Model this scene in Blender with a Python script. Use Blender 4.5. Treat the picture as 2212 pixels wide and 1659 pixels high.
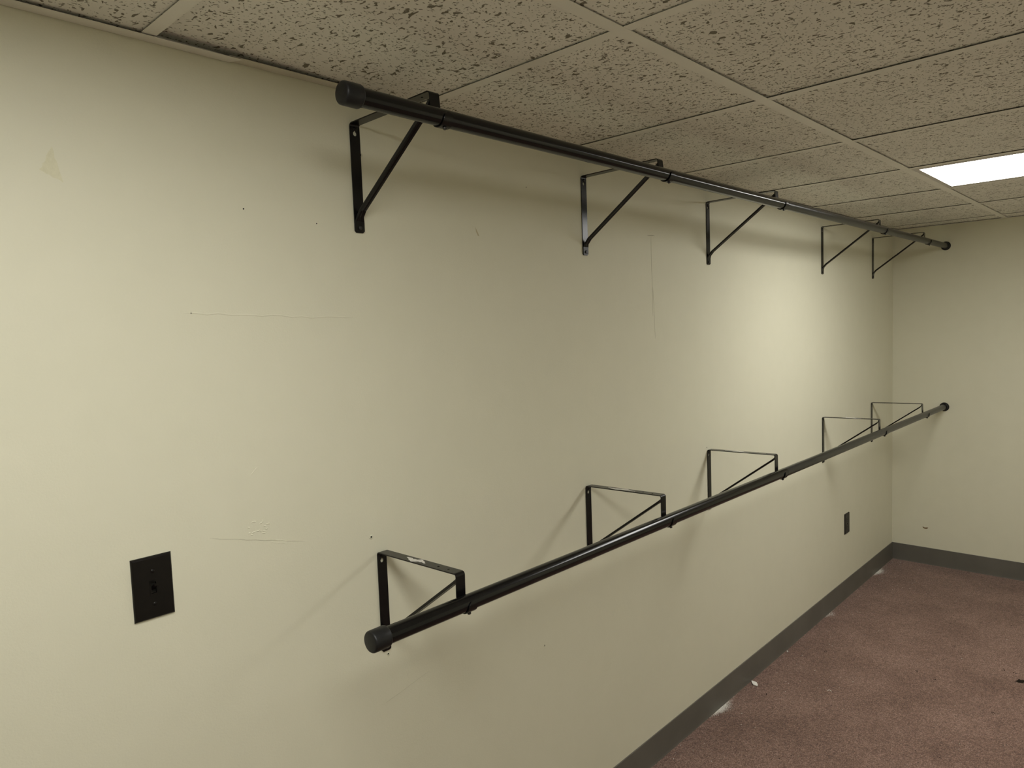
import bpy, bmesh, math, random
from mathutils import Vector, Matrix
random.seed(11)
for o in list(bpy.data.objects): bpy.data.objects.remove(o, do_unlink=True)
S = bpy.context.scene
COL = S.collection

# ---------------------------------------------------------------- camera, world, exposure
IMG_W, IMG_H = 2212, 1659
F_PX = 1545.29
YAW, PITCH, ROLL = 0.7549, -0.0759, -0.0368
cam_d = bpy.data.cameras.new('camera'); cam = bpy.data.objects.new('camera', cam_d); COL.objects.link(cam)
cam_d.sensor_fit = 'HORIZONTAL'; cam_d.sensor_width = 36.0
cam_d.lens = F_PX / IMG_W * 36.0
cam_d.clip_start = 0.01
fw = Vector((math.cos(PITCH)*math.cos(YAW), math.cos(PITCH)*math.sin(YAW), math.sin(PITCH)))
rt0 = Vector((math.sin(YAW), -math.cos(YAW), 0)); up0 = rt0.cross(fw)
rt = math.cos(ROLL)*rt0 + math.sin(ROLL)*up0
up = -math.sin(ROLL)*rt0 + math.cos(ROLL)*up0
M = Matrix((rt, up, -fw)).transposed().to_4x4()
M.translation = Vector((-4.9802, -1.3483, 1.572))
cam.matrix_world = M
S.camera = cam
w = bpy.data.worlds.new('world'); S.world = w; w.use_nodes = True
w.node_tree.nodes['Background'].inputs[0].default_value = (0, 0, 0, 1)
w.node_tree.nodes['Background'].inputs[1].default_value = 0.0
S.view_settings.view_transform = 'Standard'; S.view_settings.look = 'None'
S.view_settings.gamma = 1.0; S.view_settings.use_curve_mapping = False
S.view_settings.exposure = 0.0
PANEL_A = 14.4           # light panel in the picture
PANEL_B = 12.8           # its twin over the camera, five bays nearer
PANEL_COL = (1.0, 0.99, 0.945)

# ---------------------------------------------------------------- measured room, and two unseen walls placed for the light
T = 0.6096                       # ceiling module: two feet
ZC = 2.1038                      # underside of the ceiling grid
RUN = 0.5892                     # wall to first main runner
XJ1 = -3.8523                    # a cross tee
XF, YR = -6.49, -2.401             # unseen walls behind the camera and on the right, placed for bounce light
BH = 0.107                       # cove base height

# ---------------------------------------------------------------- helpers
def setp(o, label=None, cat=None, group=None, kind=None):
    if label: o['label'] = label
    if cat: o['category'] = cat
    if group: o['group'] = group
    if kind: o['kind'] = kind
    return o

def empty(name, loc, label=None, cat=None, group=None, kind=None):
    o = bpy.data.objects.new(name, None); COL.objects.link(o)
    o.empty_display_size = 0.03; o.location = loc
    return setp(o, label, cat, group, kind)

def obj(name, bm, mat, parent=None, smooth=False, loc=None, angle=None):
    bmesh.ops.recalc_face_normals(bm, faces=bm.faces)
    me = bpy.data.meshes.new(name); bm.to_mesh(me); bm.free()
    if mat: me.materials.append(mat)
    if smooth:
        for p in me.polygons: p.use_smooth = True
        if angle: 
            try: me.set_sharp_from_angle(angle=angle)
            except Exception: pass
    o = bpy.data.objects.new(name, me); COL.objects.link(o)
    if parent: o.parent = parent
    if loc is not None: o.location = loc
    return o

def box(bm, x0, x1, y0, y1, z0, z1, bev=0.0):
    vs = [bm.verts.new(c) for c in ((x0,y0,z0),(x1,y0,z0),(x1,y1,z0),(x0,y1,z0),(x0,y0,z1),(x1,y0,z1),(x1,y1,z1),(x0,y1,z1))]
    fs = [bm.faces.new([vs[i] for i in f]) for f in ((3,2,1,0),(4,5,6,7),(0,1,5,4),(1,2,6,5),(2,3,7,6),(3,0,4,7))]
    if bev > 0:
        es = list({e for f in fs for e in f.edges})
        bmesh.ops.bevel(bm, geom=es, offset=bev, segments=2, profile=0.5, affect='EDGES')
    return vs

def lathe(bm, prof, origin, axis='x', seg=40):
    """revolve (distance along axis, radius) pairs; closes where radius is 0"""
    o = Vector(origin); rings = []
    for d, r in prof:
        if r <= 1e-9:
            p = {'x': Vector((d,0,0)), 'y': Vector((0,d,0)), 'z': Vector((0,0,d))}[axis]
            rings.append([bm.verts.new(o+p)])
        else:
            ring = []
            for k in range(seg):
                a = 2*math.pi*k/seg; c, s = r*math.cos(a), r*math.sin(a)
                p = {'x': Vector((d,c,s)), 'y': Vector((c,d,s)), 'z': Vector((c,s,d))}[axis]
                ring.append(bm.verts.new(o+p))
            rings.append(ring)
    for A, B in zip(rings, rings[1:]):
        if len(A) == 1 and len(B) == 1: continue
        for k in range(seg):
            k2 = (k+1) % seg
            if len(A) == 1: bm.faces.new((A[0], B[k], B[k2]))
            elif len(B) == 1: bm.faces.new((A[k], A[k2], B[0]))
            else: bm.faces.new((A[k], A[k2], B[k2], B[k]))

def strip(bm, path, widths, t, c=0.0005, x0=0.0):
    """flat bar of thickness t swept along a path of (y, z); widths across x; chamfered edges"""
    n = len(path); rings = []
    if not isinstance(widths, (list, tuple)): widths = [widths]*n
    for i, (y, z) in enumerate(path):
        a = path[max(i-1, 0)]; b = path[min(i+1, n-1)]
        d = Vector((b[0]-a[0], b[1]-a[1])).normalized()
        if 0 < i < n-1:
            d1 = Vector((y-a[0], z-a[1])).normalized(); d2 = Vector((b[0]-y, b[1]-z)).normalized()
            d = (d1+d2).normalized(); k = 1/max(0.5, d.dot(d1))
        else: k = 1
        nn = Vector((-d[1], d[0]))
        h = t/2*k; w = widths[i]/2; cc = min(c, w*0.4)
        ring = []
        for sx, sn in ((-w+cc,-h),(w-cc,-h),(w,-h+cc),(w,h-cc),(w-cc,h),(-w+cc,h),(-w,h-cc),(-w,-h+cc)):
            ring.append(bm.verts.new((x0+sx, y+nn[0]*sn, z+nn[1]*sn)))
        rings.append(ring)
    for A, B in zip(rings, rings[1:]):
        for k in range(8): bm.faces.new((A[k], A[(k+1)%8], B[(k+1)%8], B[k]))
    bm.faces.new(rings[0]); bm.faces.new(rings[-1])

def plate(bm, outer, holes, t, mp):
    """polygon with holes, extruded by t; mp(u, v, depth) gives the 3D point"""
    loops = [outer]+list(holes); verts = []; edges = []
    for L in loops:
        vs = [bm.verts.new((u, v, 0)) for u, v in L]; verts += vs
        edges += [bm.edges.new((vs[i], vs[(i+1) % len(vs)])) for i in range(len(vs))]
    r = bmesh.ops.triangle_fill(bm, use_beauty=True, use_dissolve=False, edges=edges, normal=(0,0,1))
    faces = [g for g in r['geom'] if isinstance(g, bmesh.types.BMFace)]
    e = bmesh.ops.extrude_face_region(bm, geom=faces)
    nv = [g for g in e['geom'] if isinstance(g, bmesh.types.BMVert)]
    for v in nv: v.co.z = t
    for v in verts+nv:
        v.co = Vector(mp(v.co.x, v.co.y, v.co.z))

def circle(cx, cy, r, n=20, a0=0.0, a1=2*math.pi, close=True):
    m = n if close else n+1
    return [(cx+r*math.cos(a0+(a1-a0)*k/n), cy+r*math.sin(a0+(a1-a0)*k/n)) for k in range(m)]

# ---------------------------------------------------------------- materials
class NT:
    def __init__(s, name):
        s.m = bpy.data.materials.new(name); s.m.use_nodes = True
        s.t = s.m.node_tree; s.b = s.t.nodes['Principled BSDF']
    def n(s, typ, **kw):
        nd = s.t.nodes.new(typ)
        for k, v in kw.items():
            if k.startswith('i_'):
                key = k[2:]; key = int(key) if key.isdigit() else key.replace('_', ' ')
                nd.inputs[key].default_value = v
            else: setattr(nd, k, v)
        return nd
    def l(s, a, b): s.t.links.new(a, b)
    def math(s, op, a, b=None, c=None):
        nd = s.t.nodes.new('ShaderNodeMath'); nd.operation = op
        for i, v in enumerate((a, b, c)):
            if v is None: continue
            if isinstance(v, (int, float)): nd.inputs[i].default_value = v
            else: s.l(v, nd.inputs[i])
        return nd.outputs[0]
    def ramp(s, fac, stops):
        r = s.t.nodes.new('ShaderNodeValToRGB'); e = r.color_ramp.elements
        while len(e) < len(stops): e.new(0.5)
        for el, (p, c) in zip(e, stops):
            el.position = p; el.color = (*c, 1) if len(c) == 3 else c
        s.l(fac, r.inputs[0]); return r.outputs[0]
    def mix(s, fac, a, b):
        nd = s.t.nodes.new('ShaderNodeMix'); nd.data_type = 'RGBA'
        for v, i in ((fac, 0), (a, 6), (b, 7)):
            if isinstance(v, (int, float)): nd.inputs[i].default_value = v
            elif isinstance(v, tuple): nd.inputs[i].default_value = (*v, 1)
            else: s.l(v, nd.inputs[i])
        return nd.outputs[2]
    def bump(s, h, strength, dist):
        nd = s.t.nodes.new('ShaderNodeBump'); nd.inputs['Strength'].default_value = strength
        nd.inputs['Distance'].default_value = dist
        s.l(h, nd.inputs['Height']); s.l(nd.outputs[0], s.b.inputs['Normal'])
    def obj_coord(s, rand=0.0):
        tc = s.t.nodes.new('ShaderNodeTexCoord'); out = tc.outputs['Object']
        if rand:
            oi = s.t.nodes.new('ShaderNodeObjectInfo')
            mu = s.math('MULTIPLY', oi.outputs['Random'], rand)
            cb = s.t.nodes.new('ShaderNodeCombineXYZ')
            s.l(mu, cb.inputs[0]); s.l(mu, cb.inputs[1]); s.l(mu, cb.inputs[2])
            ad = s.t.nodes.new('ShaderNodeVectorMath'); ad.operation = 'ADD'
            s.l(out, ad.inputs[0]); s.l(cb.outputs[0], ad.inputs[1]); out = ad.outputs[0]
        return out
    def noise(s, vec, scale, detail=2.0, rough=0.5, dist=0.0):
        nd = s.n('ShaderNodeTexNoise'); nd.inputs['Scale'].default_value = scale
        nd.inputs['Detail'].default_value = detail; nd.inputs['Roughness'].default_value = rough
        nd.inputs['Distortion'].default_value = dist
        s.l(vec, nd.inputs['Vector']); return nd.outputs['Fac']
    def set(s, **kw):
        for k, v in kw.items():
            s.b.inputs[k.replace('_', ' ')].default_value = (*v, 1) if isinstance(v, tuple) and len(v) == 3 else v
        return s.m

def mat_wall():
    k = NT('wall_paint'); c = k.obj_coord()
    big = k.noise(c, 1.7, 3); mid = k.noise(c, 14, 3)
    col = k.ramp(k.math('ADD', k.math('MULTIPLY', big, 0.6), k.math('MULTIPLY', mid, 0.4)),
                 [(0.3, (0.685, 0.668, 0.525)), (0.7, (0.72, 0.70, 0.555))])
    k.l(col, k.b.inputs['Base Color'])
    peel = k.noise(c, 260, 3, 0.6); wave = k.noise(c, 30, 2)
    k.bump(k.math('ADD', peel, k.math('MULTIPLY', wave, 1.5)), 0.35, 0.0006)
    return k.set(Roughness=0.55, Specular_IOR_Level=0.3)

def mat_stain():
    k = NT('yellowed_paint'); c = k.obj_coord()
    n = k.noise(c, 120, 4, 0.7)
    k.l(k.ramp(n, [(0.3, (0.63, 0.605, 0.43)), (0.7, (0.70, 0.675, 0.49))]), k.b.inputs['Base Color'])
    k.bump(n, 0.5, 0.001)
    return k.set(Roughness=0.6)

def mat_tile():
    k = NT('fissured_tile'); c = k.obj_coord(37.0)
    # irregular fissures: two sizes, stretched a little across the room, and pin holes
    mp = k.n('ShaderNodeMapping'); mp.inputs['Scale'].default_value = (1.0, 0.62, 1.0)
    mp.inputs['Rotation'].default_value = (0, 0, 0.35)
    k.l(c, mp.inputs['Vector'])
    a = k.noise(mp.outputs[0], 104, 1.5, 0.45, 0.6)
    dens = k.noise(c, 16, 2)
    a2 = k.math('ADD', a, k.math('MULTIPLY', k.math('SUBTRACT', dens, 0.5), 0.12))
    def step(v, e0, e1):
        m = k.n('ShaderNodeMapRange'); m.interpolation_type = 'SMOOTHSTEP'
        m.inputs['From Min'].default_value = e0; m.inputs['From Max'].default_value = e1
        k.l(v, m.inputs['Value']); return m.outputs['Result']
    big = step(a2, 0.632, 0.675)
    mp2 = k.n('ShaderNodeMapping'); mp2.inputs['Scale'].default_value = (0.8, 1.0, 1.0)
    mp2.inputs['Location'].default_value = (3.1, 7.7, 1.3); k.l(c, mp2.inputs['Vector'])
    b = k.noise(mp2.outputs[0], 210, 1.0, 0.4, 0.3)
    small = step(b, 0.640, 0.685)
    hole = k.math('MAXIMUM', big, k.math('MULTIPLY', small, 0.85))
    tone = k.noise(c, 5, 2)
    base = k.ramp(tone, [(0.3, (0.79, 0.77, 0.705)), (0.7, (0.85, 0.83, 0.76))])
    k.l(k.mix(hole, base, (0.22, 0.20, 0.155)), k.b.inputs['Base Color'])  # shade inside the fissures is put into the colour
    grain = k.noise(c, 700, 2)
    k.bump(k.math('SUBTRACT', k.math('MULTIPLY', grain, 0.12), hole), 0.8, 0.002)
    return k.set(Roughness=0.95, Specular_IOR_Level=0.1)

def mat_grid():
    k = NT('white_painted_steel'); c = k.obj_coord()
    n = k.noise(c, 8, 2)
    k.l(k.ramp(n, [(0.3, (0.80, 0.78, 0.71)), (0.7, (0.84, 0.82, 0.745))]), k.b.inputs['Base Color'])
    return k.set(Roughness=0.5, Specular_IOR_Level=0.35)

def mat_carpet():
    k = NT('brown_carpet'); c = k.obj_coord()
    big = k.noise(c, 3.2, 3, 0.6); mid = k.noise(c, 45, 2)
    rot = k.n('ShaderNodeMapping'); rot.inputs['Rotation'].default_value = (0, 0, 0.55); k.l(c, rot.inputs['Vector'])
    vo = k.n('ShaderNodeTexVoronoi'); vo.inputs['Scale'].default_value = 290; vo.inputs['Randomness'].default_value = 0.75
    k.l(rot.outputs[0], vo.inputs['Vector'])
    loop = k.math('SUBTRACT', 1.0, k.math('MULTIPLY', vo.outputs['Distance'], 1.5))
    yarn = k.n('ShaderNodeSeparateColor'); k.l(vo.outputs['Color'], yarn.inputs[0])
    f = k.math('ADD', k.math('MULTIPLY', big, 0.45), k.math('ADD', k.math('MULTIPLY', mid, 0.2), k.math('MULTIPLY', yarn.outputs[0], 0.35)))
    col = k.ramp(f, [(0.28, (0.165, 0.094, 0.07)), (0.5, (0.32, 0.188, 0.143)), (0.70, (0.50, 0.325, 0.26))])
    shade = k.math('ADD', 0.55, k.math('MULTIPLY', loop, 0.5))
    dk = k.n('ShaderNodeMix'); dk.data_type = 'RGBA'; dk.blend_type = 'MULTIPLY'; dk.inputs[0].default_value = 1.0
    k.l(col, dk.inputs[6])
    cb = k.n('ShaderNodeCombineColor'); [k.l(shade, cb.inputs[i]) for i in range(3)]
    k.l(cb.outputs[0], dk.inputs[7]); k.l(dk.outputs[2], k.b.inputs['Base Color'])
    k.bump(k.math('ADD', loop, k.math('MULTIPLY', mid, 0.6)), 0.7, 0.003)
    k.b.inputs['Sheen Weight'].default_value = 0.15
    return k.set(Roughness=0.95, Specular_IOR_Level=0.1)

def simple(name, col, rough, spec=0.5, nscale=0, namp=0.0, bumpd=0.0, metallic=0.0):
    k = NT(name)
    if nscale:
        c = k.obj_coord(); n = k.noise(c, nscale, 3)
        k.l(k.ramp(n, [(0.3, tuple(v*(1-namp) for v in col)), (0.7, tuple(v*(1+namp) for v in col))]), k.b.inputs['Base Color'])
        if bumpd: k.bump(n, 0.4, bumpd)
    else: k.b.inputs['Base Color'].default_value = (*col, 1)
    return k.set(Roughness=rough, Specular_IOR_Level=spec, Metallic=metallic)

WALL = mat_wall(); STAIN = mat_stain(); TILE = mat_tile(); GRID = mat_grid(); CARPET = mat_carpet()
BASE = simple('grey_vinyl_base', (0.125, 0.118, 0.100), 0.5, 0.4, 6, 0.10)
ROD = simple('black_enamel_tube', (0.004, 0.004, 0.004), 0.17, 0.36, 40, 0.2)
RODFAR = simple('black_enamel_tube_worn', (0.007, 0.007, 0.0065), 0.30, 0.42, 40, 0.2)
STEEL = simple('black_enamel_strap', (0.004, 0.0036, 0.0038), 0.24, 0.36, 60, 0.25)
RUBBER = simple('black_rubber', (0.010, 0.0100, 0.0102), 0.42, 0.3, 90, 0.15)
SCREW = simple('dark_screw_steel', (0.05, 0.05, 0.05), 0.35, 0.5, 0, 0, 0, 0.7)
PLATEB = simple('dark_brown_plastic', (0.0055, 0.0045, 0.004), 0.28, 0.3, 50, 0.15)
OUTB = simple('brown_black_plastic', (0.014, 0.012, 0.0095), 0.4, 0.35, 50, 0.15)
DARK = simple('dark_recess', (0.01, 0.009, 0.007), 0.8, 0.2)
LABELM = simple('torn_label_paper', (0.62, 0.60, 0.55), 0.45, 0.5, 300, 0.25, 0.0005)
PLASTER = simple('white_plaster', (0.80, 0.78, 0.72), 0.8, 0.2, 200, 0.08, 0.0004)
LINT = simple('dark_lint', (0.02, 0.016, 0.012), 0.9, 0.1)
TORN = simple('torn_wallboard_paper', (0.16, 0.095, 0.04), 0.9, 0.1, 120, 0.3)
FRAME = simple('white_lamp_frame', (0.60, 0.57, 0.52), 0.4, 0.4, 20, 0.03)

def mat_panel(name, strength):
    k = NT(name)
    k.b.inputs['Emission Color'].default_value = (*PANEL_COL, 1)
    k.b.inputs['Emission Strength'].default_value = strength
    return k.set(Base_Color=(0.8, 0.8, 0.78), Roughness=0.5)
GRID2 = simple('older_painted_steel', (0.66, 0.63, 0.53), 0.5, 0.3, 8, 0.05)
EDGE_SHADE = simple('tile_edge_gap_shade', (0.16, 0.125, 0.08), 0.95, 0.1, 80, 0.2)  # tile sides coloured dark to paint the shade in the grid gaps
GAP_SHADE = simple('steel_gap_shade', (0.12, 0.115, 0.10), 0.5, 0.4)  # webs and flange tops coloured dark, gap shade put into the colour
LITA = mat_panel('lit_panel', PANEL_A); LITB = mat_panel('lit_panel_near', PANEL_B)

# ---------------------------------------------------------------- room shell
TH = 0.12
def slab(name, x0, x1, y0, y1, z0, z1, mat, label, cat):
    bm = bmesh.new(); box(bm, x0, x1, y0, y1, z0, z1)
    return setp(obj(name, bm, mat), label, cat, kind='structure')
ZT = ZC + 0.26
wall_left = slab('wall_left', XF-TH, TH, 0, TH, -0.1, ZT, WALL, 'long cream painted wall carrying both closet rods', 'wall')
wall_back = slab('wall_back', 0, TH, YR-TH, 0, -0.1, ZT, WALL, 'cream painted end wall at the far end of the rods', 'wall')
slab('wall_right', XF-TH, TH, YR-TH, YR, -0.1, ZT, WALL, 'cream painted wall across the room from the rods', 'wall')
slab('wall_front', XF-TH, XF, YR, 0, -0.1, ZT, WALL, 'cream painted wall behind the viewer', 'wall')
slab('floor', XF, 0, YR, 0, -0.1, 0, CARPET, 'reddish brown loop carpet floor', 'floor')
ceiling = slab('ceiling', XF, 0, YR, 0, ZC+0.20, ZC+0.26, WALL, 'suspended ceiling of fissured tiles in a painted steel grid', 'ceiling')

# cove base: thin strip with a small toe, extruded along its wall
def cove(name, a, b, inward, label):
    prof = [(0, 0), (0.0052, 0), (0.0052, 0.0008), (0.0044, 0.003), (0.0038, 0.010), (0.0034, 0.03), (0.0032, BH-0.0015), (0.0022, BH), (0, BH)]
    bm = bmesh.new(); A = []; B = []
    for d, z in prof:
        A.append(bm.verts.new(Vector((a[0], a[1], z)) + Vector((*inward, 0))*d))
        B.append(bm.verts.new(Vector((b[0], b[1], z)) + Vector((*inward, 0))*d))
    for i in range(len(prof)):
        j = (i+1) % len(prof); bm.faces.new((A[i], A[j], B[j], B[i]))
    bm.faces.new(A); bm.faces.new(B)
    return setp(obj(name, bm, BASE), label, 'baseboard', kind='structure')
cove('baseboard_left', (XF, 0), (-0.0005, 0), (0, -1), 'dark grey vinyl cove base along the long rod wall')
cove('baseboard_back', (0, -0.0033), (0, YR), (-1, 0), 'dark grey vinyl cove base along the far end wall')
cove('baseboard_right', (XF, YR), (-0.010, YR), (0, 1), 'dark grey vinyl cove base along the opposite wall')
cove('baseboard_front', (XF, -0.010), (XF, YR+0.010), (1, 0), 'dark grey vinyl cove base behind the viewer')

# ---------------------------------------------------------------- ceiling grid and tiles (parts of the ceiling)
def two_tone(o, mat, test):
    o.data.materials.append(mat)
    for p in o.data.polygons:
        if test(p): p.material_index = 1
    return o
FL = 0.0125; FR = 0.0142; FT = 0.0006; GAP = 0.0034
kmin = math.ceil((XF+0.05-XJ1)/T); kmax = math.floor((-0.03-XJ1)/T)
tees = [XJ1+T*k for k in range(kmin, kmax+1)]
runners = [-RUN, -RUN-2*T, -RUN-4*T]
runners = [r for r in runners if r > YR+0.05]
for y in runners:
    bm = bmesh.new()
    box(bm, XF+0.001, -0.001, y-FR, y+FR, ZC, ZC+FT); box(bm, XF+0.02, -0.02, y-0.0008, y+0.0008, ZC+FT, ZC+0.04)
    two_tone(obj('main_runner', bm, GRID, ceiling), GAP_SHADE, lambda p: p.center.z > ZC+0.002 or p.normal.z > 0.5)
ys = [0.0]+runners+[YR]
for i in range(len(ys)-1):
    ya, yb = ys[i], ys[i+1]
    ea = ya-(FR if i else 0.0015); eb = yb+(FR if i < len(ys)-2 else 0.0015)
    for x in tees:
        bm = bmesh.new()
        box(bm, x-FL, x+FL, eb, ea, ZC+0.0002, ZC+0.0002+FT); box(bm, x-0.0008, x+0.0008, eb+0.004, ea-0.004, ZC+FT+0.0002, ZC+0.036)
        two_tone(obj('cross_tee', bm, GRID, ceiling), GAP_SHADE, lambda p: p.center.z > ZC+0.002 or p.normal.z > 0.5)
# wall angles: two lapped lengths on the rod wall, one on each other wall
WA = 0.0290
def angle_x(name, x0, x1, y, s, dz, mitre=0.0, mat=None):
    bm = bmesh.new(); y = y+s*0.0018
    vs = box(bm, x0, x1, min(y, y+s*WA), max(y, y+s*WA), ZC+dz, ZC+dz+FT)
    if mitre:
        for v in vs:
            if abs(v.co.x-x1) < 1e-6 and abs(v.co.y-y) < 1e-6: v.co.x -= mitre
    vy = sorted((y, y+s*FT))
    box(bm, x0, x1-mitre, vy[0], vy[1], ZC+dz+FT, ZC+dz+0.024)
    return two_tone(obj(name, bm, mat or GRID, ceiling), GAP_SHADE, lambda p: p.normal.z > 0.5)
angle_x('wall_angle', XF+0.001, -4.292, 0, -1, -0.0024, 0.014)
angle_x('wall_angle', -4.318, -0.001, 0, -1, -0.0004, 0.0, GRID2)
angle_x('wall_angle', XF+0.001, -0.001, YR, 1, -0.0006)
for x, s in ((-0.0018, -1), (XF+0.0018, 1)):
    bm = bmesh.new()
    box(bm, min(x, x+s*WA), max(x, x+s*WA), YR+WA+0.001, -WA-0.001, ZC-0.0007, ZC-0.0001)
    vx = sorted((x, x+s*FT)); box(bm, vx[0], vx[1], YR+0.002, -0.002, ZC-0.0001, ZC+0.024)
    obj('wall_angle', bm, GRID, ceiling)
LAMP_A_K, LAMP_B_K = 3, -2          # bays (tee index from XJ1) holding the lamps, in the second row
xs = [XF]+tees+[0.0]
mesh_cache = {}
for i in range(len(ys)-1):
    ya, yb = ys[i]-0.0035, ys[i+1]+0.0035
    for j in range(len(xs)-1):
        k = j-1+kmin
        if i == 1 and k in (LAMP_A_K, LAMP_B_K): continue
        xa, xb = xs[j]+0.0035, xs[j+1]-0.0035
        key = (round(xb-xa, 4), round(ya-yb, 4))
        odd = (i == 0 and k == -1)
        if odd or key not in mesh_cache:
            bm = bmesh.new()
            vs = box(bm, -(xb-xa)/2, (xb-xa)/2, -(ya-yb)/2, (ya-yb)/2, 0, 0.015)
            if odd:        # the tile beside the first tee sits up off the wall angle at one corner
                for v in vs:
                    if v.co.x < 0 and v.co.y > 0: v.co.z += 0.009
            o = two_tone(obj('ceiling_tile', bm, TILE, ceiling), EDGE_SHADE, lambda p: p.normal.z > -0.5)
            if not odd: mesh_cache[key] = o.data
        else:
            o = bpy.data.objects.new('ceiling_tile', mesh_cache[key]); COL.objects.link(o); o.parent = ceiling
        o.location = ((xa+xb)/2, (ya+yb)/2, ZC+GAP+random.uniform(-0.0006, 0.0008))

# ---------------------------------------------------------------- ceiling lights
def ceiling_light(k, mat, label):
    x0 = XJ1+T*k+0.0035; x1 = x0+T-0.007; y1 = -RUN-0.0035; y0 = y1-2*T+0.007
    cx, cy = (x0+x1)/2, (y0+y1)/2; hx, hy = (x1-x0)/2, (y1-y0)/2
    e = empty('ceiling_light', (cx, cy, ZC+0.0009), label, 'light', 'flat ceiling light panels')
    BX, BY = 0.049, 0.029
    bm = bmesh.new()
    rect = lambda a, b: [(-a, -b), (a, -b), (a, b), (-a, b)]
    plate(bm, rect(hx, hy), [rect(hx-BX, hy-BY)], 0.006, lambda u, v, d: (u, v, d))
    obj('frame', bm, FRAME, e)
    bm = bmesh.new(); box(bm, -hx+0.004, hx-0.004, -hy+0.004, hy-0.004, 0.012, 0.09)
    obj('housing', bm, FRAME, e)
    bm = bmesh.new(); box(bm, -hx+BX+0.0003, hx-BX-0.0003, -hy+BY+0.0003, hy-BY-0.0003, 0.0004, 0.0110)
    obj('diffuser', bm, mat, e)
    for sx in (-1, 1):
        bm = bmesh.new(); box(bm, sx*(hx-BX*0.5)-0.006, sx*(hx-BX*0.5)+0.006, hy-0.16, hy-0.13, -0.0012, 0, 0.0004)
        obj('latch', bm, FRAME, e)
    return e
ceiling_light(LAMP_A_K, LITA, 'lit white rectangular ceiling panel at the upper right, near the far wall')
ceiling_light(LAMP_B_K, LITB, 'lit white rectangular ceiling panel directly above the viewer, before the near rod ends')

# ---------------------------------------------------------------- rods
RR = 0.01675
U_A, U_B = Vector((-4.2553, -0.2925, 1.9847)), Vector((0, -0.2905, 1.9785))
L_A, L_B = Vector((-4.2529, -0.2875, 1.0166)), Vector((0, -0.2905, 1.0035))
def rod_at(A, B, x): return A.lerp(B, (x-A.x)/(B.x-A.x))

def make_rod(A, B, xj, label):
    e = empty('closet_rod', A, label, 'rod')
    d = (B-A); ang_y = math.atan2(-d.z, d.x); ang_z = math.atan2(d.y, d.x)
    e.rotation_euler = (0, ang_y, ang_z)
    L = d.length; s = (xj-A.x)/(B.x-A.x)*L
    bm = bmesh.new()
    lathe(bm, [(0.006, 0), (0.006, RR), (s-0.0006, RR), (s, RR-0.0008), (s, 0)], (0, 0, 0), seg=56)
    obj('near_tube', bm, ROD, e, True, angle=0.6)
    bm = bmesh.new()
    lathe(bm, [(s+0.0002, 0), (s+0.0002, RR-0.0012), (s+0.001, RR-0.0005), (L-0.0045, RR-0.0005), (L-0.0045, 0)], (0, 0, 0), seg=56)
    obj('far_tube', bm, RODFAR, e, True, angle=0.6)
    # rubber cap pushed over the free end
    R2 = 0.0205; bm = bmesh.new()
    lathe(bm, [(-0.0002, 0), (-0.0002, R2-0.0035), (0.0006, R2-0.0018), (0.002, R2-0.0006), (0.004, R2), (0.034, R2+0.0002), (0.0362, R2-0.0006), (0.0375, R2-0.0022), (0.0375, RR+0.0001), (0.0055, RR+0.0001), (0.0055, 0)], (0, 0, 0), seg=56)
    obj('end_cap', bm, RUBBER, e, True, angle=0.7)
    # cup socket on the end wall
    R3 = 0.0265; bm = bmesh.new()
    lathe(bm, [(L-0.0012, 0), (L-0.0012, R3), (L-0.004, R3), (L-0.0055, R3-0.0012), (L-0.009, R3-0.006), (L-0.017, RR+0.004), (L-0.019, RR+0.0028), (L-0.019, RR+0.0003), (L-0.004, RR+0.0003), (L-0.004, 0)], (0, 0, 0), seg=48)
    obj('wall_socket', bm, RUBBER, e, True, angle=0.7)
    return e
make_rod(U_A, U_B, -2.392, 'upper long black steel closet rod just below the ceiling')
make_rod(L_A, L_B, -2.407, 'lower long black steel closet rod at waist height')

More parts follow.
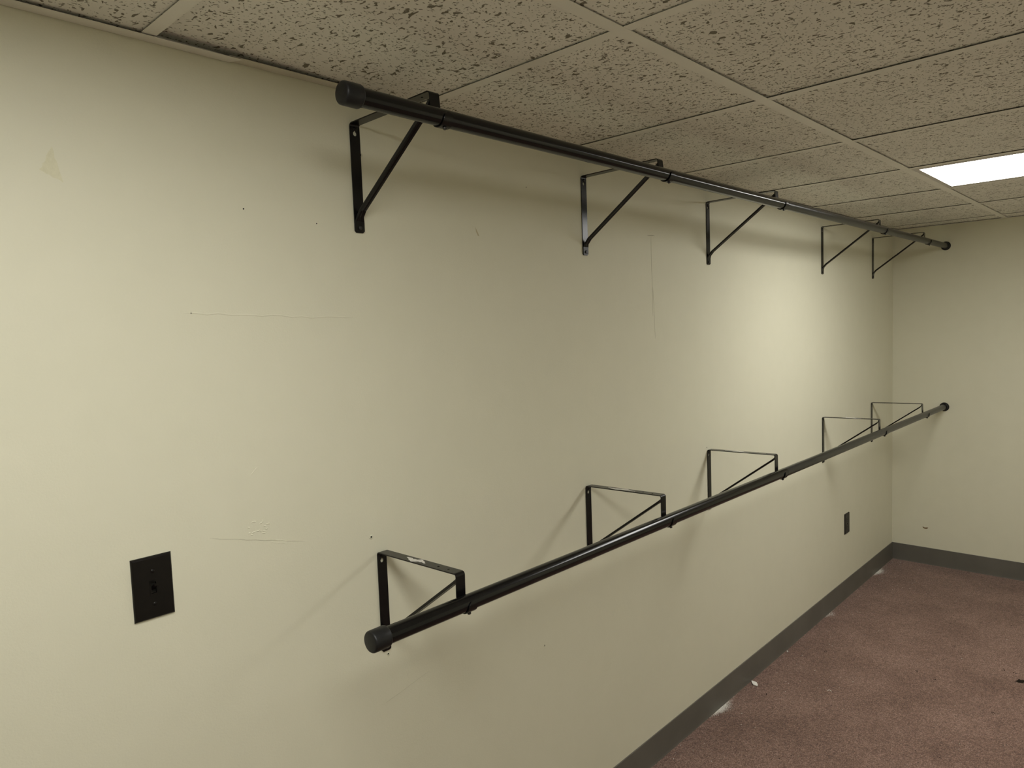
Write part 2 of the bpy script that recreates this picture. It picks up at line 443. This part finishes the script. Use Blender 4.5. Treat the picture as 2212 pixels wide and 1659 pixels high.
# ---------------------------------------------------------------- brackets
SW, ST = 0.0254, 0.0026
def bracket(x, zt, zb, zf, A, B, label, sticker):
    """zt: top at the wall, zb: bottom of the wall leg, zf: top of the arm at its front end"""
    e = empty('closet_bracket', (x, 0, zb), label, 'bracket', 'brackets holding the closet rods')
    H = zt-zb; F = zf-zb
    rc = rod_at(A, B, x); ry, rz = rc.y, rc.z-zb
    h = ST/2; R = 0.0045
    Yd = -0.2715                                     # outer face of the drop at its top
    # wall leg, with a keyhole near its top
    kz = H-0.0225; kr, ks = 0.0050, 0.0024
    a = math.asin(ks/kr)
    key = circle(0, kz, kr, 16, math.pi/2+a, math.pi/2+2*math.pi-a, False) + circle(0, kz+0.0075, ks, 8, 0, math.pi, False)
    hw = SW/2
    outer = [(-hw, 0.004), (-hw+0.004, 0), (hw-0.004, 0), (hw, 0.004), (hw, H-R-ST), (-hw, H-R-ST)]
    bm = bmesh.new(); plate(bm, outer, [key], ST, lambda u, v, d: (u, -0.0002-d, v))
    obj('wall_leg', bm, STEEL, e)
    # arm with both bent corners and two screw holes
    bm = bmesh.new()
    c0 = [( -0.0002-h - (R+h)*(1-math.cos(t)), H-R-ST+(R+h)*math.sin(t)) for t in [k*math.pi/12 for k in range(7)]]
    z0 = H-h; z1 = F-h
    pc = [(Yd+h+(R+h)*(1-math.sin(t)), z1-(R+h)*(1-math.cos(t))) for t in [k*math.pi/12 for k in range(7)]]
    ya, yb = c0[-1][0], pc[0][0]
    strip(bm, c0, SW, ST); 
    strip(bm, pc, SW, ST)
    La = ya-yb; sl = (z1-z0)/La
    holes = [circle(0.0, La-0.030, 0.0027, 12), circle(0.0, La-0.062, 0.0027, 12)]
    plate(bm, [(-hw, 0), (hw, 0), (hw, La), (-hw, La)], holes, ST, lambda u, v, d: (u, ya-v, z0-h+sl*v+d))
    obj('top_arm', bm, STEEL, e)
    # drop down to the rod and the hook round its underside
    ps = pc[-1]; yc = ry+RR+h+0.0003
    bm = bmesh.new(); strip(bm, [ps, (ps[0]*0.6+yc*0.4, ps[1]*0.6+(rz+0.006)*0.4), (yc, rz+0.006)], SW, ST)
    obj('front_drop', bm, STEEL, e)
    bm = bmesh.new(); rad = RR+h+0.0003
    n = 22; a0, a1 = 0.0, -math.pi-0.42
    path = [(yc, rz+0.006)]+[(ry+rad*math.cos(a0+(a1-a0)*k/n), rz+rad*math.sin(a0+(a1-a0)*k/n)) for k in range(n+1)]
    wd = [SW]*(len(path)-5)+[SW*0.97, SW*0.9, SW*0.78, SW*0.58, SW*0.25]
    strip(bm, path, wd, ST)
    obj('rod_hook', bm, STEEL, e, True, angle=0.6)
    bm = bmesh.new()
    lathe(bm, [(-0.0045, 0), (-0.0045, 0.0022), (-0.0032, 0.0038), (-0.0004, 0.0042), (0.0, 0.0)], (0, 0, 0), 'z', 14)
    th = -math.pi/2-0.25; q = Vector((0, ry+(rad+h)*math.cos(th), rz+(rad+h)*math.sin(th)))
    s = obj('hook_screw', bm, SCREW, e, True, angle=0.6); s.location = q; s.rotation_euler = (th+math.pi/2, 0, 0)
    # diagonal brace: shallow channel, flattened onto the leg at its foot and onto the drop at its head
    bm = bmesh.new()
    y1, zz1 = Yd+ST+0.0012, F-0.030
    P = [(y1, F-0.0075, 0.0165, 0), (y1, F-0.0125, 0.0165, 0), (y1+0.010, F-0.026, 0.0165, 1),
         (-0.021, 0.046, 0.0165, 1), (-0.009, 0.0335, 0.019, 0.5), (-0.0046, 0.025, 0.0242, 0), (-0.0041, 0.004, 0.0242, 0), (-0.0041, 0.0015, 0.0185, 0)]
    rings = []; t = 0.0018
    for i, (y, z, wd_, ch) in enumerate(P):
        pa = P[max(0, i-1)]; pb = P[min(len(P)-1, i+1)]
        d = Vector((pb[0]-pa[0], pb[1]-pa[1])).normalized(); nn = Vector((-d[1], d[0]))   # to the inner side
        if nn[1] < 0 and abs(nn[1]) > abs(nn[0]): nn = -nn
        if abs(nn[0]) >= abs(nn[1]) and nn[0] < 0: nn = -nn
        wv = wd_/2; fl = 0.0042*ch
        prof = [(-wv, fl), (-wv+0.0016, 0), (-wv*0.3, 0), (0, 0.0012*ch), (wv*0.3, 0), (wv-0.0016, 0), (wv, fl)]
        ring = [bm.verts.new((u, y+nn[0]*v, z+nn[1]*v)) for u, v in prof]
        ring += [bm.verts.new((u*(0.999), y+nn[0]*(v+t), z+nn[1]*(v+t))) for u, v in reversed(prof)]
        rings.append(ring)
    N = len(rings[0])
    for a_, b_ in zip(rings, rings[1:]):
        for k in range(N): bm.faces.new((a_[k], a_[(k+1) % N], b_[(k+1) % N], b_[k]))
    bm.faces.new(rings[0]); bm.faces.new(rings[-1])
    obj('diagonal_brace', bm, STEEL, e)
    # screws: through the foot, and one at the top of the keyhole
    for nm, zz, yy, mt in (('foot_screw', 0.0105, -0.0049, SCREW), ('top_screw', kz+0.0105, -0.0028, STEEL)):
        bm = bmesh.new()
        lathe(bm, [(0, 0), (0, 0.0046), (-0.0010, 0.0043), (-0.0022, 0.003), (-0.0022, 0.0012), (-0.0014, 0.0009), (-0.0014, 0)], (0, yy, zz), 'y', 18)
        obj(nm, bm, mt, e, True, angle=0.5)
    if sticker:
        rnd = random.Random(sticker)
        f0, f1 = {1: (0.33, 0.60), 2: (0.27, 0.66), 3: (0.24, 0.62), 4: (0.34, 0.70)}[sticker]
        n = 13; edge0, edge1 = [], []
        for k in range(n):
            f = f0+(f1-f0)*k/(n-1); tap = min(1, 2.4*min(k, n-1-k)/n+0.12)
            c = 0.25*hw*math.sin(k*0.8+sticker)
            edge0.append((c-hw*0.85*tap*rnd.uniform(0.5, 1.0), f*La)); edge1.append((c+hw*0.85*tap*rnd.uniform(0.5, 1.0), f*La))
        pts = [(max(-hw*.9, min(hw*.9, u)), v) for u, v in edge0+edge1[::-1]]
        bm = bmesh.new(); plate(bm, pts, [], 0.00025, lambda u, v, d: (u, ya-v, z0+h+sl*v+d))
        o = obj('label_residue', bm, LABELM, e); o['label'] = 'torn white label residue on the arm'
        if sticker == 4:            # a loose curl of the label stands up
            bm = bmesh.new()
            strip(bm, [(ya-f1*La*0.62+0.006*math.sin(t*1.1), z0+h+0.020*t/2.2) for t in [q*0.22 for q in range(11)]], [0.006-0.0004*q for q in range(11)], 0.0003, 0.00005)
            o = obj('label_curl', bm, LABELM, e); o['label'] = 'curled loose end of the torn label'
    return e

ux = [-4.0259, -3.1982, -2.4158, -1.2181, -0.4064]; lx = [-4.0116, -3.2185, -2.4360, -1.2161, -0.4242]
du = [0.005, -0.0033, -0.0001, 0.0, -0.0017]; dl = [0.001, 0.0087, 0.0059, -0.0062, -0.0093]
ord_u = ['upper black bracket nearest the viewer, beside the capped end of the upper rod',
         'upper black bracket second from the near end of the upper rod',
         'upper black bracket in the middle of the upper rod, third of five',
         'upper black bracket fourth along, second from the end wall',
         'upper black bracket farthest away, closest to the end wall']
ord_l = ['lower black bracket nearest the viewer, beside the capped end of the lower rod',
         'lower black bracket second from the near end of the lower rod',
         'lower black bracket in the middle of the lower rod, third of five',
         'lower black bracket fourth along, with a curl of torn label standing up',
         'lower black bracket farthest away, closest to the end wall']
for i in range(5):
    zt = 2.0312+du[i]+0.0013
    bracket(ux[i], zt, 1.7950+du[i]-0.001, zt+0.0028, U_A, U_B, ord_u[i], 0)
for i in range(5):
    zt = 1.0691+dl[i]+0.0013
    bracket(lx[i], zt, 0.8319+dl[i]-0.001, zt+0.0045, L_A, L_B, ord_l[i], i+1 if i < 4 else 0)

# ---------------------------------------------------------------- light switch
def cover_plate(e, w, h, holes, mat):
    bm = bmesh.new(); b = 0.0035; tk = 0.0055
    hw, hh = w/2, h/2
    rim = lambda a, c: [(-a, -c), (a, -c), (a, c), (-a, c)]
    plate(bm, rim(hw-b, hh-b), holes, 0.0025, lambda u, v, d: (u, -(tk-0.0025)-d, v))
    prev = None
    for (ins, dep) in ((0, 0), (0, 0.0012), (0.0010, 0.0034), (0.0022, 0.0048), (b, tk)):
        ring = [bm.verts.new((u, -dep, v)) for u, v in rim(hw-ins, hh-ins)]
        if prev:
            for k in range(4): bm.faces.new((prev[k], prev[(k+1) % 4], ring[(k+1) % 4], ring[k]))
        prev = ring
    bmesh.ops.remove_doubles(bm, verts=bm.verts, dist=0.00002)
    return obj('cover_plate', bm, mat, e)
def plate_screw(e, z, mat, yy=-0.0055):
    bm = bmesh.new()
    lathe(bm, [(0.001, 0), (0.001, 0.0034), (-0.0004, 0.0034), (-0.0012, 0.0022), (-0.0014, 0)], (0, yy, z), 'y', 18)
    s = obj('cover_screw', bm, mat, e, True, angle=0.6)
    bm = bmesh.new(); box(bm, -0.0028, 0.0028, yy-0.00155, yy-0.0008, z-0.0004, z+0.0004)
    obj('screw_slot', bm, DARK, s)
    return s
sw = empty('light_switch', (-4.5140, 0, 1.1325), 'black toggle light switch on the long wall at the lower left', 'switch')
slot = [(-0.0052, -0.0120), (0.0052, -0.0120), (0.0052, 0.0120), (-0.0052, 0.0120)]
cover_plate(sw, 0.0700, 0.1145, [slot], PLATEB)
for z in (0.0301, -0.0301): plate_screw(sw, z, PLATEB)
bm = bmesh.new(); plate(bm, [(-0.0068, -0.0136), (0.0068, -0.0136), (0.0068, 0.0136), (-0.0068, 0.0136)], [[(-0.0042, -0.0105), (0.0042, -0.0105), (0.0042, 0.0105), (-0.0042, 0.0105)]], 0.0032, lambda u, v, d: (u, -0.0022-d*1.25, v))
obj('toggle_frame', bm, PLATEB, sw)
bm = bmesh.new(); box(bm, -0.0038, 0.0038, -0.0030, -0.0008, -0.0100, 0.0100); obj('toggle_well', bm, DARK, sw)
bm = bmesh.new()
vs = box(bm, -0.0036, 0.0036, -0.0150, 0, -0.0036, 0.0036)
for v in vs:
    if v.co.y < -0.01: v.co.z = v.co.z*0.7+0.0095; v.co.x *= 0.85
bmesh.ops.bevel(bm, geom=list(bm.edges), offset=0.0008, segments=2, affect='EDGES')
obj('toggle', bm, PLATEB, sw, loc=(0, -0.0030, -0.001))

# ---------------------------------------------------------------- wall outlet
ou = empty('wall_outlet', (-0.8615, 0, 0.4251), 'dark duplex power outlet low on the long wall near the corner', 'outlet')
def face_outline(zc, g=0.0):
    r = 0.0172-g; hh = 0.0142-g
    a = math.asin(hh/r)
    return circle(0, zc, r, 8, -a, a, False)+circle(0, zc, r, 8, math.pi-a, math.pi+a, False)
cover_plate(ou, 0.0730, 0.1150, [face_outline(0.0195), face_outline(-0.0195)], OUTB)
for zc in (0.0195, -0.0195):
    bm = bmesh.new()
    holes = [[(x0-0.0011, zc-0.002+dz), (x0+0.0011, zc-0.002+dz), (x0+0.0011, zc+0.0065), (x0-0.0011, zc+0.0065)] for x0, dz in ((-0.0062, 0), (0.0062, 0.001))]
    holes.append(circle(0, zc-0.0085, 0.0024, 12))
    plate(bm, face_outline(zc, 0.0004), holes, 0.003, lambda u, v, d: (u, -0.0034-d, v))
    f = obj('receptacle', bm, OUTB, ou)
    bm = bmesh.new(); box(bm, -0.013, 0.013, -0.0034, -0.0012, zc-0.0125, zc+0.0125); obj('contact_well', bm, DARK, f)
plate_screw(ou, 0.0, OUTB)

# ---------------------------------------------------------------- marks on the walls (parts of the walls)
def ridge(pts, w, hgt, mat, name='paint_ridge'):
    """small raised line of paint on the long wall; pts are (x, z)"""
    bm = bmesh.new(); rows = []
    for i, (x, z) in enumerate(pts):
        a = Vector(pts[max(0, i-1)]); b = Vector(pts[min(len(pts)-1, i+1)])
        d = (b-a).normalized(); n = Vector((-d[1], d[0])); k = 0.3 if i in (0, len(pts)-1) else 1
        rows.append([bm.verts.new((x+n[0]*w/2*s*k, yy, z+n[1]*w/2*s*k)) for s, yy in ((-1, 0.0002), (0, -hgt*k), (1, 0.0002))])
    for A_, B_ in zip(rows, rows[1:]):
        for k in range(3): bm.faces.new((A_[k], A_[(k+1) % 3], B_[(k+1) % 3], B_[k]))
    bm.faces.new(rows[0]); bm.faces.new(rows[-1])
    return obj(name, bm, mat, wall_left)
def wob(x0, z0, x1, z1, n, amp, seed):
    r = random.Random(seed)
    return [(x0+(x1-x0)*k/(n-1)+r.uniform(-amp, amp)*0.4, z0+(z1-z0)*k/(n-1)+r.uniform(-amp, amp)) for k in range(n)]
SCUFF = simple('grey_scuff', (0.50, 0.475, 0.36), 0.7, 0.2)
ridge(wob(-4.405, 1.195, -4.205, 1.141, 12, 0.0010, 1), 0.0016, 0.0005, SCUFF, 'wall_scratch')
ridge(wob(-4.300, 1.317, -4.3165, 1.3015, 5, 0.0004, 2), 0.0022, 0.0009, WALL)
ridge(wob(-4.425, 1.625, -4.05, 1.610, 18, 0.0020, 3), 0.005, 0.0006, WALL)
ridge(wob(-4.280, 1.163, -4.243, 1.151, 6, 0.0003, 4), 0.0022, 0.0007, WALL)
ridge(wob(-4.283, 1.158, -4.247, 1.146, 6, 0.0003, 5), 0.0018, 0.0006, WALL)
ridge(wob(-2.822, 1.875, -2.819, 1.60, 14, 0.0012, 6), 0.0022, 0.0006, SCUFF, 'wall_scratch')
ridge(wob(-2.845, 1.877, -2.797, 1.879, 5, 0.001, 7), 0.003, 0.0008, SCUFF, 'wall_scratch')
ridge(wob(-2.815, 1.70, -2.807, 1.52, 12, 0.0012, 8), 0.0020, 0.0005, SCUFF, 'wall_scratch')
ridge(wob(-4.03, 0.705, -3.88, 0.735, 8, 0.0008, 9), 0.0016, 0.0004, SCUFF, 'wall_scratch')
ridge(wob(-3.955, 0.747, -3.948, 0.762, 4, 0.0006, 10), 0.002, 0.0007, WALL)
r = random.Random(5)
for k in range(16):      # blistered patch of paint
    x = -4.31+r.uniform(-0.020, 0.022); z = 1.194+r.uniform(-0.014, 0.014)
    ridge(wob(x, z, x+r.uniform(0.004, 0.010), z+r.uniform(-0.003, 0.003), 4, 0.0008, 40+k), 0.0036, 0.0011, WALL)
def nail_hole(x, z, rad, crater=False):
    bm = bmesh.new(); n = 10
    vs = [bm.verts.new((rad*math.cos(a)*random.uniform(.8, 1.1), -0.0002, rad*math.sin(a)*random.uniform(.8, 1.1))) for a in [2*math.pi*k/n for k in range(n)]]
    bk = [bm.verts.new((v.co.x, 0.0005, v.co.z)) for v in vs]
    bm.faces.new(vs); bm.faces.new(bk)
    for k in range(n): bm.faces.new((vs[k], vs[(k+1) % n], bk[(k+1) % n], bk[k]))
    o = obj('nail_hole', bm, DARK, wall_left); o.location = (x, 0, z)
    if crater:
        bm = bmesh.new(); ri, ro = rad*1.0, rad*2.6; rows = []
        for k in range(12):
            a = 2*math.pi*k/12; f = random.uniform(.7, 1.2)
            rows.append([bm.verts.new((q*math.cos(a), yy, q*math.sin(a))) for q, yy in ((ri, 0.0002), (ri*1.25, -0.0009*f), (ro*f, 0.0002))])
        for k in range(12):
            A_, B_ = rows[k], rows[(k+1) % 12]
            for m in range(3): bm.faces.new((A_[m], A_[(m+1) % 3], B_[(m+1) % 3], B_[m]))
        o2 = obj('torn_paint_rim', bm, WALL, wall_left, True); o2.location = (x, 0, z)
nail_hole(-4.2949, 1.8266, 0.0016); nail_hole(-4.1335, 1.8112, 0.0014); nail_hole(-4.4105, 1.6246, 0.0018)
nail_hole(-4.0369, 1.1095, 0.0022, True); nail_hole(-4.0065, 0.8215, 0.0022, True); nail_hole(-4.012, 1.972, 0.0022, True)
nail_hole(-3.448, 0.643, 0.0018, True); nail_hole(-2.45, 1.085, 0.0022); nail_hole(-3.46, 1.966, 0.0016)
# yellowed triangular patch at the upper left
bm = bmesh.new(); r = random.Random(3); tri = [(-4.636, 1.856), (-4.604, 1.840), (-4.6165, 1.895)]; P_ = []
for k in range(3):
    a, b = Vector(tri[k]), Vector(tri[(k+1) % 3])
    for m in range(7): q = a.lerp(b, m/7); P_.append((q[0]+r.uniform(-.0015, .0015), q[1]+r.uniform(-.0015, .0015)))
plate(bm, P_, [], 0.0003, lambda u, v, d: (u, 0.0001-d, v))
o = obj('yellowed_patch', bm, STAIN, wall_left); o['label'] = 'faint yellow triangular stain'
# brown smudge below the upper rod
bm = bmesh.new(); plate(bm, [(-3.664, 1.840), (-3.655, 1.826), (-3.651, 1.818), (-3.656, 1.819), (-3.662, 1.829)], [], 0.0003, lambda u, v, d: (u, 0.0001-d, v))
obj('paint_smudge', bm, simple('tan_smudge', (0.52, 0.46, 0.30), 0.7, 0.2), wall_left)
# torn chip in the end wall
bm = bmesh.new(); P_ = [(-0.016, 0.004)]+[(0.015*math.cos(a), 0.003+0.010*math.sin(a)) for a in [math.pi+math.pi*k/9 for k in range(10)]]+[(0.016, 0.006), (0.004, 0.001), (-0.006, 0.003)]
plate(bm, P_, [], 0.0006, lambda u, v, d: (0.0002-d, u, v))
o = obj('torn_chip', bm, TORN, wall_back); o.location = (0, -0.192, 0.232); o['label'] = 'brown torn chip in the wallboard'

# ---------------------------------------------------------------- debris on the carpet
def crumb(bm, x, y, s, rnd, flat=0.7, zoff=0.0):
    c = Vector((x, y, zoff+s*0.25*flat)); vs = []
    for d in ((1,0,0),(-1,0,0),(0,1,0),(0,-1,0),(0,0,1),(0,0,-1)):
        v = Vector(d)*s*0.5*rnd.uniform(.6, 1.2); v.z *= flat
        vs.append(bm.verts.new(c+v))
    for f in ((0,2,4),(2,1,4),(1,3,4),(3,0,4),(2,0,5),(1,2,5),(3,1,5),(0,3,5)): bm.faces.new([vs[i] for i in f])

def dust_pile(x, ln, spread, n, seed, label):
    rnd = random.Random(seed); bm = bmesh.new()
    for _ in range(n):
        u = rnd.gauss(0, 1); d = abs(rnd.gauss(0, 1))
        px = x+u*ln*0.42+d*spread*0.25; py = -0.0062-d*spread*0.55*math.exp(-u*u*0.15)
        crumb(bm, px, py, rnd.uniform(0.0006, 0.0022)*(1.25-0.25*min(d, 2)), rnd, 0.6)
    o = obj('plaster_dust', bm, PLASTER)
    return setp(o, label, 'dust', kind='stuff')
dust_pile(-2.385, 0.080, 0.030, 2600, 1, 'white plaster dust spilled by the baseboard, nearest the viewer')
dust_pile(-1.165, 0.055, 0.030, 420, 2, 'faint white plaster dust by the baseboard, middle of the wall')
dust_pile(-0.330, 0.085, 0.035, 1900, 3, 'white plaster dust spilled by the baseboard close to the corner')
rnd = random.Random(9); bm = bmesh.new()
for _ in range(210):
    x = rnd.uniform(-3.0, -0.05); y = -0.012-abs(rnd.gauss(0, 0.16))
    if rnd.random() < 0.25: y = -rnd.uniform(0.02, 1.0)
    crumb(bm, x, y, rnd.choice([0.0016, 0.0022, 0.003, 0.0042]), rnd)
setp(obj('plaster_crumbs', bm, PLASTER), 'tiny white plaster crumbs scattered over the carpet', 'crumbs', kind='stuff')
DARKS = [(-0.236, -0.58, .006), (-0.76, -0.76, .006), (-1.195, -0.592, .006), (-1.557, -0.523, .007), (-1.317, -0.808, .006), (-1.753, -0.839, .007), (-2.182, -0.092, .004), (-1.33, -0.85, .005), (-1.25, -0.64, .005), (-1.60, -0.60, .005)]
rnd = random.Random(10); bm = bmesh.new()
for _ in range(60):
    x = rnd.uniform(-2.6, -0.1); y = -rnd.uniform(0.03, 1.1); crumb(bm, x, y, rnd.choice([0.0025, 0.0035, 0.005]), rnd)
for x, y, s_ in DARKS:
    for q in range(5): crumb(bm, x+rnd.uniform(-.01, .01), y+rnd.uniform(-.006, .006), s_*rnd.uniform(.5, 1), rnd)
setp(obj('dark_crumbs', bm, LINT), 'tiny dark specks of lint scattered over the carpet', 'lint', kind='stuff')

# plaster flake: thin broken lozenge
bm = bmesh.new()
plate(bm, [(0.0155, 0.0190), (0.0178, -0.0030), (0.0030, -0.0150), (-0.0112, -0.0215), (-0.0142, -0.0030), (-0.0030, 0.0080)], [], 0.003, lambda u, v, d: (u, v, d))
o = obj('plaster_flake', bm, PLASTER); o.location = (-2.1130, -0.0265, 0.0016); o.rotation_euler = (0.06, 0.05, 0.0)
FLAKE = setp(o, 'flat white lozenge of broken plaster on carpet beside baseboard', 'plaster chip')
# curled paint shaving
def curl(name, x, y, rad, a0, a1, wdt, mat, label, cat, hump=0.002):
    bm = bmesh.new(); n = 14; rows = []
    for k in range(n):
        t = k/(n-1); a = a0+(a1-a0)*t; ww = wdt*(0.4+0.6*math.sin(math.pi*t)); z = 0.0006+hump*math.sin(math.pi*t)
        c = Vector((rad*math.cos(a), rad*math.sin(a), z)); n_ = Vector((math.cos(a), math.sin(a), 0))
        rows.append([bm.verts.new(c+n_*s*ww+Vector((0, 0, dz))) for s, dz in ((-.5, 0), (.5, 0), (.5, ww*0.7), (-.5, ww*0.7))])
    for A_, B_ in zip(rows, rows[1:]):
        for k in range(4): bm.faces.new((A_[k], A_[(k+1) % 4], B_[(k+1) % 4], B_[k]))
    bm.faces.new(rows[0]); bm.faces.new(rows[-1])
    o = obj(name, bm, mat); o.location = (x, y, 0)
    return setp(o, label, cat)
curl('paint_shaving', -1.977, -0.296, 0.008, -0.9, 1.6, 0.0022, PLASTER, 'small curled white shaving alone on the open carpet', 'shaving')
curl('lint_thread', -2.16, -0.115, 0.012, 1.2, 2.4, 0.0026, LINT, 'short dark thread on carpet near the white plaster flake', 'thread', 0.001)
curl('lint_thread', -1.62, -0.165, 0.018, 0.4, 2.2, 0.0016, LINT, 'thin dark curved hair-like thread in the middle of carpet', 'thread', 0.001)
# dark scrap at the right edge
bm = bmesh.new(); rnd = random.Random(4); n = 12; vs = []; top = []
for k in range(n):
    a = 2*math.pi*k/n; rr = (0.020 if k % 2 else 0.014)*rnd.uniform(.75, 1.15)
    vs.append(bm.verts.new((rr*math.cos(a)*1.25, rr*math.sin(a)*0.7, 0.0006)))
    top.append(bm.verts.new((rr*0.7*math.cos(a)*1.25, rr*0.7*math.sin(a)*0.6, rnd.uniform(0.004, 0.008))))
for k in range(n): bm.faces.new((vs[k], vs[(k+1) % n], top[(k+1) % n], top[k]))
bm.faces.new(vs); ctop = bm.verts.new((0, 0, 0.009))
for k in range(n): bm.faces.new((top[k], top[(k+1) % n], ctop))
o = obj('dark_scrap', bm, LINT); o.location = (-1.395, -0.880, 0); o.rotation_euler = (0, 0, -0.7)
setp(o, 'dark crumpled scrap on carpet at the right edge of view', 'scrap')
bm = bmesh.new(); crumb(bm, 0, 0, 0.009, random.Random(2), 0.8, 0.0005)
o = obj('plaster_pebble', bm, simple('dull_plaster', (0.35, 0.28, 0.22), 0.9, 0.1)); o.location = (-2.512, -0.375, 0.001)
setp(o, 'small dull pebble of plaster on carpet at the lower edge', 'pebble')
bm = bmesh.new(); box(bm, -0.0035, 0.0035, -0.003, 0.003, 0.0002, 0.005, 0.0008)
o = obj('plaster_lump', bm, PLASTER); o.location = (-1.725, -0.015, 0.0); o.rotation_euler = (0, 0, 0.5)
setp(o, 'tiny white plaster lump against the baseboard beyond the flake', 'plaster chip')
